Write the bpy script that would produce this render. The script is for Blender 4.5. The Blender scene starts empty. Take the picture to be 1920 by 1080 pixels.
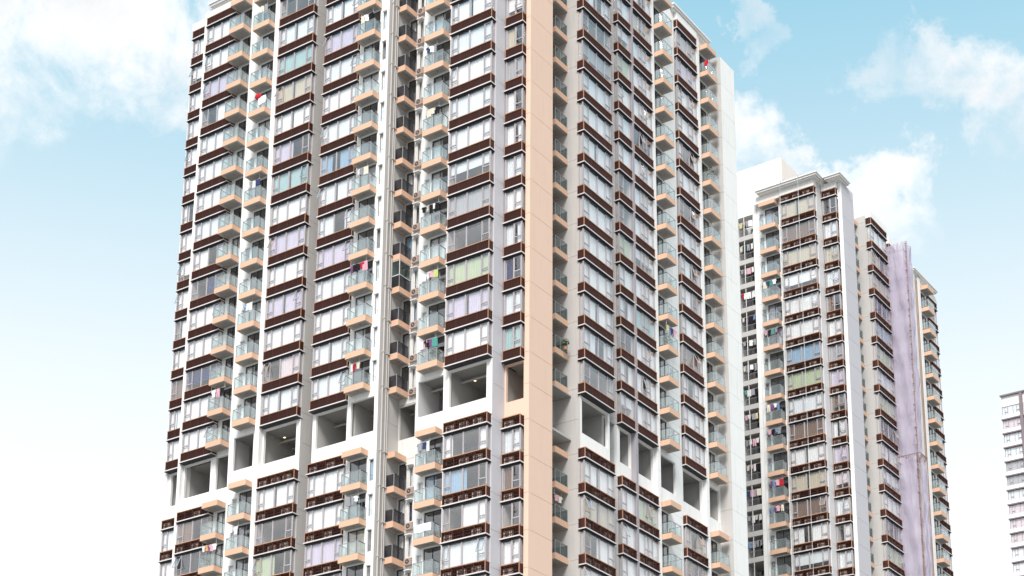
import bpy, math, random
from mathutils import Matrix, Vector
random.seed(7)
R = math.radians
S = bpy.context.scene
COL = S.collection

# ------------------------------------------------------------------ camera
CAMZ = 1.7
F_PX, PIT, YAW, ROLL, CX, CY = 3284.8, 0.266512, 0.608796, 0.007482, 960.0, 1279.17
cp, sp, cr, sr, cyw, syw = math.cos(PIT), math.sin(PIT), math.cos(ROLL), math.sin(ROLL), math.cos(YAW), math.sin(YAW)
MROT = Matrix(((cr, -sr, 0), (sr, cr, 0), (0, 0, 1))) @ Matrix(((1, 0, 0), (0, cp, sp), (0, -sp, cp)))
EAX = Matrix(((cyw, 0, -syw), (syw, 0, cyw), (0, -1, 0)))     # world axes in level camera space
C2W = EAX @ MROT.transposed()
def ray(px, py): return C2W @ Vector(((px - CX) / F_PX, (py - CY) / F_PX, 1.0))
def project(p):
    c = C2W.transposed() @ Vector((p[0], p[1], p[2] - CAMZ))
    return (CX + F_PX * c.x / c.z, CY + F_PX * c.y / c.z, c.z)
cam_data = bpy.data.cameras.new('camera'); cam = bpy.data.objects.new('camera', cam_data); COL.objects.link(cam)
rt, dn, fw = C2W.col[0], C2W.col[1], C2W.col[2]
cam.matrix_world = Matrix(((rt.x, -dn.x, -fw.x, 0), (rt.y, -dn.y, -fw.y, 0), (rt.z, -dn.z, -fw.z, CAMZ), (0, 0, 0, 1)))
cam_data.sensor_fit = 'HORIZONTAL'; cam_data.sensor_width = 36.0
cam_data.lens = F_PX / 1920.0 * 36.0
cam_data.shift_y = (CY - 540.0) / 1920.0
cam_data.clip_start = 0.5; cam_data.clip_end = 6000
S.camera = cam

# ------------------------------------------------------------------ sun, sky, exposure
SUN_EL, SUN_AZ = R(46), math.atan2(-0.90, 0.44)               # towards the sun, in the XY plane
sl = bpy.data.lights.new('sun', 'SUN'); sl.energy = 3.0; sl.angle = R(24); sl.color = (1.0, 0.955, 0.90)
sun = bpy.data.objects.new('sun', sl); COL.objects.link(sun)
sdir = Vector((math.cos(SUN_EL) * math.cos(SUN_AZ), math.cos(SUN_EL) * math.sin(SUN_AZ), math.sin(SUN_EL)))
sun.rotation_euler = sdir.to_track_quat('Z', 'Y').to_euler(); sun.location = (-40, -20, 200)
S.view_settings.view_transform = 'Standard'; S.view_settings.look = 'None'
S.view_settings.gamma = 1.0; S.view_settings.use_curve_mapping = False
S.view_settings.exposure = 0.66

W = bpy.data.worlds.new('World'); S.world = W; W.use_nodes = True
wt = W.node_tree; wt.nodes.clear()
def wn(t, **kw):
    n = wt.nodes.new(t)
    for k, v in kw.items(): setattr(n, k, v)
    return n
def wl(a, b): wt.links.new(a, b)
def wmath(op, a, b=None, c=None, clamp=False):
    n = wn('ShaderNodeMath', operation=op, use_clamp=clamp)
    for i, v in enumerate((a, b, c)):
        if v is None: continue
        if isinstance(v, (int, float)): n.inputs[i].default_value = v
        else: wl(v, n.inputs[i])
    return n.outputs[0]
wout = wn('ShaderNodeOutputWorld'); bg = wn('ShaderNodeBackground'); bg.inputs['Strength'].default_value = 0.10
wl(bg.outputs[0], wout.inputs[0])
sky = wn('ShaderNodeTexSky', sky_type='NISHITA', sun_disc=False, sun_elevation=SUN_EL,
         sun_rotation=math.pi / 2 - SUN_AZ, altitude=0.0, air_density=1.0, dust_density=1.0, ozone_density=1.5)
tc = wn('ShaderNodeTexCoord')
sep = wn('ShaderNodeSeparateXYZ'); wl(tc.outputs['Generated'], sep.inputs[0])
def wnoise(scale, detail, rough, vec, dist=0.0):
    n = wn('ShaderNodeTexNoise'); n.inputs['Scale'].default_value = scale; n.inputs['Detail'].default_value = detail
    n.inputs['Roughness'].default_value = rough; n.inputs['Distortion'].default_value = dist
    wl(vec, n.inputs['Vector']); return n
# warped direction for the cloud edges
n1 = wnoise(9.0, 9.0, 0.66, tc.outputs['Generated'])
wv = wn('ShaderNodeVectorMath', operation='SUBTRACT'); wl(n1.outputs['Color'], wv.inputs[0]); wv.inputs[1].default_value = (0.5, 0.5, 0.5)
wv2 = wn('ShaderNodeVectorMath', operation='SCALE'); wl(wv.outputs[0], wv2.inputs[0]); wv2.inputs['Scale'].default_value = 0.15
wv3 = wn('ShaderNodeVectorMath', operation='ADD'); wl(tc.outputs['Generated'], wv3.inputs[0]); wl(wv2.outputs[0], wv3.inputs[1])
wdn = wn('ShaderNodeVectorMath', operation='NORMALIZE'); wl(wv3.outputs[0], wdn.inputs[0])
def smooth(v, a, b):
    m = wn('ShaderNodeMapRange', interpolation_type='SMOOTHSTEP'); wl(v, m.inputs[0])
    m.inputs[1].default_value = a; m.inputs[2].default_value = b; return m.outputs[0]
CLOUDS = [  # direction as photo position, angular radius (deg), density
    (20, -60, 3.6, 1.0), (150, 0, 2.7, 1.0), (270, 40, 2.4, 1.0), (340, -20, 2.4, .95), (40, 50, 1.6, .85), (320, 130, 1.2, .6), (80, 130, .8, .4),
    (-260, -60, 5.0, .9), (-520, 180, 5.0, .7),
    (1392, 30, .55, .5), (1375, 55, .45, .45), (1440, 70, .6, .35),
    (1650, 95, .8, .5), (1720, 120, 1.0, .7), (1790, 165, 1.2, .85), (1880, 185, 1.5, .9), (1690, 165, .8, .5), (2010, 230, 2.2, .9),
    (1400, 250, 1.2, 1.0), (1450, 285, 1.1, 1.0), (1500, 320, .8, .9),
    (1640, 400, 1.1, .95), (1700, 380, 1.0, .95), (1735, 430, .9, .8), (1625, 345, .5, .7), (1570, 380, .7, .9),
    (2250, 600, 4, .5), (-700, 700, 5, .5)]
mask = None
for px, py, rad, den in CLOUDS:
    d = ray(px, py).normalized()
    vd = wn('ShaderNodeVectorMath', operation='DOT_PRODUCT'); wl(wdn.outputs[0], vd.inputs[0]); vd.inputs[1].default_value = d
    m = smooth(vd.outputs['Value'], math.cos(R(rad * 1.35)), math.cos(R(rad * 0.45)))
    m = wmath('MULTIPLY', m, den)
    mask = m if mask is None else wmath('MAXIMUM', mask, m)
# broken clouds added out of view to whiten what the windows reflect
n2 = wnoise(2.1, 7.0, 0.6, tc.outputs['Generated'], 0.4)
rest = wmath('MULTIPLY', smooth(n2.outputs[0], 0.42, 0.60), 0.9)
vc = wn('ShaderNodeVectorMath', operation='DOT_PRODUCT'); wl(tc.outputs['Generated'], vc.inputs[0]); vc.inputs[1].default_value = ray(960, 560).normalized()
rest = wmath('MULTIPLY', rest, smooth(vc.outputs['Value'], math.cos(R(22)), math.cos(R(34))))   # added clouds are masked out of the view
mask = wmath('MAXIMUM', mask, rest)
n3 = wnoise(22.0, 9.0, 0.62, tc.outputs['Generated'], 0.3)
mask = wmath('MULTIPLY', mask, smooth(n3.outputs[0], 0.26, 0.60), clamp=True)
haze = wmath('SUBTRACT', 1.0, smooth(sep.outputs['Z'], 0.32, 0.665))
tint = wn('ShaderNodeMix', data_type='RGBA', blend_type='MIX'); tint.inputs[0].default_value = 0.85
wl(sky.outputs[0], tint.inputs[6]); tint.inputs[7].default_value = (1.95, 4.4, 5.6, 1)
hz = wn('ShaderNodeMix', data_type='RGBA'); wl(haze, hz.inputs[0]); wl(tint.outputs[2], hz.inputs[6]); hz.inputs[7].default_value = (6.55, 6.75, 6.85, 1)
cl = wn('ShaderNodeMix', data_type='RGBA'); wl(mask, cl.inputs[0]); wl(hz.outputs[2], cl.inputs[6])
n4 = wnoise(9.0, 4.0, 0.5, wdn.outputs[0])
cc = wn('ShaderNodeMix', data_type='RGBA'); wl(smooth(n4.outputs[0], 0.38, 0.62), cc.inputs[0])
cc.inputs[6].default_value = (6.0, 6.05, 6.15, 1); cc.inputs[7].default_value = (7.1, 7.1, 7.1, 1)
wl(cc.outputs[2], cl.inputs[7]); wl(cl.outputs[2], bg.inputs['Color'])

# ------------------------------------------------------------------ materials
MATS = {}
def new_mat(name):
    m = bpy.data.materials.new(name); m.use_nodes = True; MATS[name] = m
    nt = m.node_tree; nt.nodes.clear(); o = nt.nodes.new('ShaderNodeOutputMaterial'); return m, nt, o
def paint(name, col, rough=0.75, var=0.06, streak=0.0, scale=0.6, spec=0.3, bump=0.0, stain=(0.30, 0.27, 0.24), metallic=0.0):
    m, nt, o = new_mat(name); N = nt.nodes.new; L = nt.links.new
    b = N('ShaderNodeBsdfPrincipled'); b.inputs['Roughness'].default_value = rough
    b.inputs['Specular IOR Level'].default_value = spec; b.inputs['Metallic'].default_value = metallic
    g = N('ShaderNodeNewGeometry')
    n = N('ShaderNodeTexNoise'); n.inputs['Scale'].default_value = scale; n.inputs['Detail'].default_value = 5; L(g.outputs['Position'], n.inputs['Vector'])
    oi = N('ShaderNodeObjectInfo')
    a = N('ShaderNodeMath'); a.operation = 'MULTIPLY_ADD'; L(n.outputs[0], a.inputs[0]); a.inputs[1].default_value = 2 * var; a.inputs[2].default_value = 1 - var * 1.4
    a2 = N('ShaderNodeMath'); a2.operation = 'MULTIPLY_ADD'; L(oi.outputs['Random'], a2.inputs[0]); a2.inputs[1].default_value = var * .8; L(a.outputs[0], a2.inputs[2])
    mx = N('ShaderNodeVectorMath'); mx.operation = 'SCALE'; mx.inputs[0].default_value = col; L(a2.outputs[0], mx.inputs['Scale'])
    out = mx.outputs[0]
    if streak:
        mp = N('ShaderNodeMapping'); mp.inputs['Scale'].default_value = (2.6, 2.6, 0.16); L(g.outputs['Position'], mp.inputs['Vector'])
        s = N('ShaderNodeTexNoise'); s.inputs['Scale'].default_value = 1.6; s.inputs['Detail'].default_value = 6; s.inputs['Roughness'].default_value = .65; L(mp.outputs[0], s.inputs['Vector'])
        r = N('ShaderNodeMapRange'); L(s.outputs[0], r.inputs[0]); r.inputs[1].default_value = .52; r.inputs[2].default_value = .78; r.inputs[4].default_value = streak
        mm = N('ShaderNodeMix'); mm.data_type = 'RGBA'; L(r.outputs[0], mm.inputs[0]); L(out, mm.inputs[6]); mm.inputs[7].default_value = (*stain, 1); out = mm.outputs[2]
    L(out, b.inputs['Base Color'])
    if bump:
        n2 = N('ShaderNodeTexNoise'); n2.inputs['Scale'].default_value = 40; L(g.outputs['Position'], n2.inputs['Vector'])
        bp = N('ShaderNodeBump'); bp.inputs['Strength'].default_value = bump; bp.inputs['Distance'].default_value = .01; L(n2.outputs[0], bp.inputs['Height']); L(bp.outputs[0], b.inputs['Normal'])
    L(b.outputs[0], o.inputs[0]); return m
def glass(name, tint_, refl, rough=0.02, wob=0.02, body=0.0, bodycol=(1, 1, 1)):
    """clear pane: transparent, with a coated mirror-like reflection growing at grazing angles"""
    m, nt, o = new_mat(name); N = nt.nodes.new; L = nt.links.new
    g = N('ShaderNodeNewGeometry'); oi = N('ShaderNodeObjectInfo')
    n = N('ShaderNodeTexNoise'); n.inputs['Scale'].default_value = .9; n.inputs['Detail'].default_value = 1; L(g.outputs['Position'], n.inputs['Vector'])
    bp = N('ShaderNodeBump'); bp.inputs['Strength'].default_value = .6; bp.inputs['Distance'].default_value = wob; L(n.outputs[0], bp.inputs['Height'])
    t = N('ShaderNodeBsdfTransparent'); t.inputs[0].default_value = (*tint_, 1)
    gl = N('ShaderNodeBsdfGlossy'); gl.inputs['Roughness'].default_value = rough; gl.inputs['Color'].default_value = (.95, .97, 1, 1); L(bp.outputs[0], gl.inputs['Normal'])
    dt = N('ShaderNodeVectorMath'); dt.operation = 'DOT_PRODUCT'; L(g.outputs['Normal'], dt.inputs[0]); L(g.outputs['Incoming'], dt.inputs[1])
    ab = N('ShaderNodeMath'); ab.operation = 'ABSOLUTE'; L(dt.outputs['Value'], ab.inputs[0])
    om = N('ShaderNodeMath'); om.operation = 'SUBTRACT'; om.inputs[0].default_value = 1.0; L(ab.outputs[0], om.inputs[1])
    pw = N('ShaderNodeMath'); pw.operation = 'POWER'; L(om.outputs[0], pw.inputs[0]); pw.inputs[1].default_value = 5.0
    ad = N('ShaderNodeMath'); ad.operation = 'MULTIPLY_ADD'; ad.use_clamp = True; L(pw.outputs[0], ad.inputs[0]); ad.inputs[1].default_value = .9; ad.inputs[2].default_value = refl
    inner = t.outputs[0]
    if body:
        df = N('ShaderNodeBsdfDiffuse'); df.inputs[0].default_value = (*bodycol, 1)
        tr = N('ShaderNodeBsdfTranslucent'); tr.inputs[0].default_value = (*bodycol, 1)
        m1 = N('ShaderNodeMixShader'); m1.inputs[0].default_value = .5; L(df.outputs[0], m1.inputs[1]); L(tr.outputs[0], m1.inputs[2])
        m0 = N('ShaderNodeMixShader'); m0.inputs[0].default_value = body; L(t.outputs[0], m0.inputs[1]); L(m1.outputs[0], m0.inputs[2]); inner = m0.outputs[0]
    mx = N('ShaderNodeMixShader'); L(ad.outputs[0], mx.inputs[0]); L(inner, mx.inputs[1]); L(gl.outputs[0], mx.inputs[2])
    L(mx.outputs[0], o.inputs[0]); return m
def cloth(name, col, trans=0.35):
    m, nt, o = new_mat(name); N = nt.nodes.new; L = nt.links.new
    d = N('ShaderNodeBsdfDiffuse'); t = N('ShaderNodeBsdfTranslucent'); x = N('ShaderNodeMixShader'); x.inputs[0].default_value = trans
    g = N('ShaderNodeNewGeometry'); mp = N('ShaderNodeMapping'); mp.inputs['Scale'].default_value = (5, 5, .3); L(g.outputs['Position'], mp.inputs[0])
    n = N('ShaderNodeTexNoise'); n.inputs['Scale'].default_value = 1.4; n.inputs['Detail'].default_value = 3; L(mp.outputs[0], n.inputs['Vector'])
    a = N('ShaderNodeMath'); a.operation = 'MULTIPLY_ADD'; L(n.outputs[0], a.inputs[0]); a.inputs[1].default_value = .22; a.inputs[2].default_value = .90
    v = N('ShaderNodeVectorMath'); v.operation = 'SCALE'; v.inputs[0].default_value = col; L(a.outputs[0], v.inputs['Scale'])
    L(v.outputs[0], d.inputs[0]); L(v.outputs[0], t.inputs[0]); L(d.outputs[0], x.inputs[1]); L(t.outputs[0], x.inputs[2]); L(x.outputs[0], o.inputs[0]); return m
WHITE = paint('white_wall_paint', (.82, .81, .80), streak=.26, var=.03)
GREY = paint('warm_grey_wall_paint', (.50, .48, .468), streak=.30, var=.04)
STAIN = paint('stained_wall_paint', (.70, .68, .655), streak=.75, var=.06)
LILAC = paint('lilac_grey_wall_paint', (.53, .515, .545), streak=.10, var=.03)
PALE = paint('pale_grey_wall_paint', (.62, .61, .615), streak=.12, var=.03)
PEACH = paint('peach_wall_paint', (.74, .53, .42), streak=.28, var=.025, stain=(.6, .42, .33))
BEIGE = paint('beige_wall_paint', (.76, .69, .64), streak=.08, var=.02)
ORANGE = paint('orange_slab_paint', (.68, .43, .30), streak=.20, var=.05, stain=(.45, .25, .16))
SOFFIT = paint('soffit_plaster', (.47, .435, .40), var=.06)
SOFFIT2 = paint('soffit_panel', (.33, .30, .285), var=.10, scale=1.2)
BROWN = paint('brown_aluminium', (.046, .016, .013), rough=.6, var=.12, spec=.2)
BROWNL = paint('brown_louvre', (.062, .025, .021), rough=.6, var=.15, spec=.2)
COPPER = paint('copper_trim', (.47, .25, .15), rough=.45, var=.10, spec=.4)
LEDGE = paint('ledge_paint', (.66, .62, .61), var=.05)
DARK = paint('dark_metal_and_ledge_shade', (.035, .033, .04), rough=.5, var=.1)
FRAME = paint('mauve_aluminium', (.40, .365, .385), rough=.45, var=.06, spec=.5)
FRAMEW = paint('white_aluminium', (.70, .69, .69), rough=.45, var=.05)
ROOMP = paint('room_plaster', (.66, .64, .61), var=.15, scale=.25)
ROOMSH = paint('door_room_shade', (.30, .285, .28), var=.2, scale=.25)  # walls behind balcony doors, coloured dark to stand in for interior shade
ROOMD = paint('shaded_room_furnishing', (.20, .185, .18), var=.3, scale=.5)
ACM = paint('ac_casing', (.42, .33, .29), var=.1)
ACD = paint('ac_fan', (.08, .06, .06), var=.1)
RAIL = paint('railing_metal', (.34, .34, .36), rough=.4, var=.05, metallic=.3)
PIPE = paint('drain_pipe', (.52, .49, .47), streak=.3)
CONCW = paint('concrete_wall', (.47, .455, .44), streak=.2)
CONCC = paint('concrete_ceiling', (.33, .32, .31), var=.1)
MAUVE = paint('mauve_ledge_paint', (.22, .18, .20))
PIERM = paint('mauve_grey_wall_paint', (.34, .32, .355), streak=.1)
ROOFM = paint('roof_screed', (.45, .44, .43))
CONC = paint('ground_concrete', (.20, .20, .19), var=.15, scale=.05)
BAMBOO = paint('bamboo', (.33, .20, .15), var=.3, scale=3)
ROPE = paint('rope', (.62, .62, .63))
LEAF = paint('leaf', (.06, .10, .025), var=.5, scale=8)
GLASS = glass('window_glass', (.99, .993, .995), 0.125)
BGLASS = glass('green_balcony_glass', (.935, .972, .968), 0.10, body=.09, bodycol=(.82, .91, .90))
BDARK = glass('dark_balcony_glass', (.40, .39, .41), 0.02, body=.12, bodycol=(.24, .23, .25))
BGREY = glass('grey_green_balcony_glass', (.70, .76, .75), 0.04, body=.06, bodycol=(.4, .5, .5))
CURT = {'white': cloth('curtain_white', (.95, .945, .945), .10), 'cool': cloth('curtain_cool', (.87, .905, .93), .12), 'grey': cloth('curtain_grey', (.55, .55, .57), .2),
        'lilac': cloth('curtain_lilac', (.74, .67, .81), .15), 'beige': cloth('curtain_beige', (.74, .66, .52), .2), 'blue': cloth('curtain_blue', (.40, .58, .76), .2),
        'navy': cloth('curtain_navy', (.035, .045, .13), .05), 'green': cloth('curtain_green', (.62, .70, .48), .2), 'brown': cloth('curtain_brown', (.26, .17, .13), .1),
        'pink': cloth('curtain_pink', (.84, .72, .75), .15), 'teal': cloth('curtain_teal', (.52, .74, .74), .25), 'dark': cloth('curtain_dark', (.05, .05, .055), .02)}
def net_material():
    m, nt, o = new_mat('lilac_net'); N = nt.nodes.new; L = nt.links.new
    g = N('ShaderNodeNewGeometry'); mp = N('ShaderNodeMapping'); mp.inputs['Scale'].default_value = (1.6, 1.6, .22); L(g.outputs['Position'], mp.inputs[0])
    n = N('ShaderNodeTexNoise'); n.inputs['Scale'].default_value = 1.5; n.inputs['Detail'].default_value = 7; n.inputs['Roughness'].default_value = .65; n.inputs['Distortion'].default_value = .6; L(mp.outputs[0], n.inputs['Vector'])
    rp = N('ShaderNodeValToRGB'); rp.color_ramp.elements[0].position = .34; rp.color_ramp.elements[0].color = (.63, .55, .73, 1); rp.color_ramp.elements[1].position = .66; rp.color_ramp.elements[1].color = (.87, .83, .92, 1); L(n.outputs[0], rp.inputs[0])
    df = N('ShaderNodeBsdfDiffuse'); tr = N('ShaderNodeBsdfTranslucent'); L(rp.outputs[0], df.inputs[0]); L(rp.outputs[0], tr.inputs[0])
    m1 = N('ShaderNodeMixShader'); m1.inputs[0].default_value = .45; L(df.outputs[0], m1.inputs[1]); L(tr.outputs[0], m1.inputs[2])
    t = N('ShaderNodeBsdfTransparent'); mx = N('ShaderNodeMixShader')
    al = N('ShaderNodeMapRange'); L(n.outputs[0], al.inputs[0]); al.inputs[1].default_value = .3; al.inputs[2].default_value = .7; al.inputs[3].default_value = .86; al.inputs[4].default_value = .58
    L(al.outputs[0], mx.inputs[0]); L(t.outputs[0], mx.inputs[1]); L(m1.outputs[0], mx.inputs[2])
    bp = N('ShaderNodeBump'); bp.inputs['Strength'].default_value = .8; bp.inputs['Distance'].default_value = .25; L(n.outputs[0], bp.inputs['Height']); L(bp.outputs[0], df.inputs['Normal'])
    L(mx.outputs[0], o.inputs[0]); return m
NET = net_material()
def emit(name, col, s):
    m, nt, o = new_mat(name); e = nt.nodes.new('ShaderNodeEmission'); e.inputs[0].default_value = (*col, 1); e.inputs[1].default_value = s
    nt.links.new(e.outputs[0], o.inputs[0]); return m
LAMP = emit('downlight_bulb', (1, .72, .35), 2.2)

# ------------------------------------------------------------------ mesh helpers
class MB:
    def __init__(s): s.v, s.f, s.m, s.mats = [], [], [], []
    def mi(s, mat):
        if mat not in s.mats: s.mats.append(mat)
        return s.mats.index(mat)
    def quad(s, a, b, c, d, mat):
        i = len(s.v); s.v += [a, b, c, d]; s.f.append((i, i + 1, i + 2, i + 3)); s.m.append(s.mi(mat))
    def box(s, x0, x1, y0, y1, z0, z1, mat, under=None, skip=''):
        i = len(s.v); k = s.mi(mat); u = s.mi(under) if under else k
        s.v += [(x0, y0, z0), (x1, y0, z0), (x1, y1, z0), (x0, y1, z0), (x0, y0, z1), (x1, y0, z1), (x1, y1, z1), (x0, y1, z1)]
        for nm, q, mm in (('b', (3, 2, 1, 0), u), ('t', (4, 5, 6, 7), k), ('f', (0, 1, 5, 4), k), ('r', (1, 2, 6, 5), k), ('k', (2, 3, 7, 6), k), ('l', (3, 0, 4, 7), k)):
            if nm in skip: continue
            s.f.append(tuple(i + j for j in q)); s.m.append(mm)
    def disc(s, cx, cy, cz, r, axis, mat, n=14):
        i = len(s.v)
        for a in range(n):
            c, t = r * math.cos(2 * math.pi * a / n), r * math.sin(2 * math.pi * a / n)
            s.v.append((cx + c, cy, cz + t) if axis == 'y' else (cx + c, cy + t, cz))
        s.f.append(tuple(range(i, i + n))); s.m.append(s.mi(mat))
    def tube(s, p, q, r, mat, n=6):
        p, q = Vector(p), Vector(q); d = (q - p).normalized(); u = d.orthogonal().normalized(); w = d.cross(u); i = len(s.v); k = s.mi(mat)
        for e in (p, q):
            for a in range(n):
                t = 2 * math.pi * a / n; s.v.append(tuple(e + u * r * math.cos(t) + w * r * math.sin(t)))
        for a in range(n):
            b = (a + 1) % n; s.f.append((i + a, i + b, i + n + b, i + n + a)); s.m.append(k)
        s.f.append(tuple(range(i + n - 1, i - 1, -1))); s.m.append(k); s.f.append(tuple(range(i + n, i + 2 * n))); s.m.append(k)
    def mesh(s, name, smooth=False):
        me = bpy.data.meshes.new(name); me.from_pydata(s.v, [], s.f)
        for m in s.mats: me.materials.append(m)
        me.polygons.foreach_set('material_index', s.m)
        if smooth: me.polygons.foreach_set('use_smooth', [True] * len(s.f))
        me.update(); return me
def add(name, me, parent=None, loc=(0, 0, 0), rotz=0.0, mat=None):
    o = bpy.data.objects.new(name, me); COL.objects.link(o); o.parent = parent; o.location = loc
    if rotz: o.rotation_euler = (0, 0, rotz)
    if mat is not None:
        o.material_slots[0].link = 'OBJECT'; o.material_slots[0].material = mat
    return o
def tag(o, label=None, cat=None, group=None, kind=None):
    for k, v in (('label', label), ('category', cat), ('group', group), ('kind', kind)):
        if v: o[k] = v
    return o
def thing(name, label, cat, loc=(0, 0, 0), group=None):
    o = bpy.data.objects.new(name, None); COL.objects.link(o); o.location = loc; return tag(o, label, cat, group)

# ------------------------------------------------------------------ levels
H0, FH, REF = 59.985 + CAMZ, 3.0, 5.655
def lev(k): return H0 + FH * k if k >= 0 else H0 - REF + FH * (k + 1)
TOPK = 15

# ------------------------------------------------------------------ bay windows
ZS, ZH = 0.86, 2.90
CACHE = {}
def cached(key, fn):
    if key not in CACHE: CACHE[key] = fn()
    return CACHE[key]
def pane_mesh(w, h, sash):
    def f():
        b = MB()
        if sash:
            t = .045
            for a in ((-w / 2, w / 2, -t, 0.), (-w / 2, w / 2, -h, -h + t)): b.box(a[0], a[1], -.025, .025, a[2], a[3], FRAME)
            for a in ((-w / 2, -w / 2 + t), (w / 2 - t, w / 2)): b.box(a[0], a[1], -.025, .025, -h + t, -t, FRAME)
            b.box(-w / 2 + t, w / 2 - t, -.006, .006, -h + t, -t, GLASS)
        else: b.box(-w / 2, w / 2, -.006, .006, -h, 0, GLASS)
        return b.mesh('pane')
    return cached(('pane', round(w, 3), round(h, 3), sash), f)
def curtain_mesh(x0, x1, z0, z1, amp=.014, per=.23, splits=((0, 1),)):
    b = MB(); ph = random.random() * 6
    for s0, s1 in splits:
        a, c = x0 + (x1 - x0) * s0, x0 + (x1 - x0) * s1; n = max(4, int((c - a) / .05)); pts = []
        for i in range(n + 1):
            x = a + (c - a) * i / n; pts.append((x, amp * math.sin(x / per * 6.283 + ph) + amp * .5 * math.sin(x / per * 2.3 + 1 + ph)))
        for i in range(n):
            (xa, ya), (xb, yb) = pts[i], pts[i + 1]
            b.quad((xa, ya, z0), (xb, yb, z0), (xb, yb, z1), (xa, ya, z1), CURT['white'])
    return b.mesh('curtain')
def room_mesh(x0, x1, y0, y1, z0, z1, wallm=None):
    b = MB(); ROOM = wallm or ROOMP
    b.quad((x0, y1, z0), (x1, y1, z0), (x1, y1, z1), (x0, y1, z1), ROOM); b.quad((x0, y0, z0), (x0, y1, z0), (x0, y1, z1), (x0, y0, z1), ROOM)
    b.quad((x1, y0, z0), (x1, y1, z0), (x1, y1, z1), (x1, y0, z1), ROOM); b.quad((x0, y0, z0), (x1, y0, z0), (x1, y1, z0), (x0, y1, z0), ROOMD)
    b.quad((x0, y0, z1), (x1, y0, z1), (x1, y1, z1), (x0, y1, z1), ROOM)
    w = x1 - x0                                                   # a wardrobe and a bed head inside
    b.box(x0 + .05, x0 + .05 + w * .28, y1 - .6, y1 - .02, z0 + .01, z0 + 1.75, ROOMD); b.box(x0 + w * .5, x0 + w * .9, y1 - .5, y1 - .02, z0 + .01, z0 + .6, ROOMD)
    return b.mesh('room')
CSPLIT = [((0, 1),), ((0, 1),), ((0, .46), (.50, 1)), ((0, .30), (.55, 1)), ((0, .44), (.75, 1)), ((.45, 1),), ((0, .52),), ((0, .16), (.84, 1))]
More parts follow.
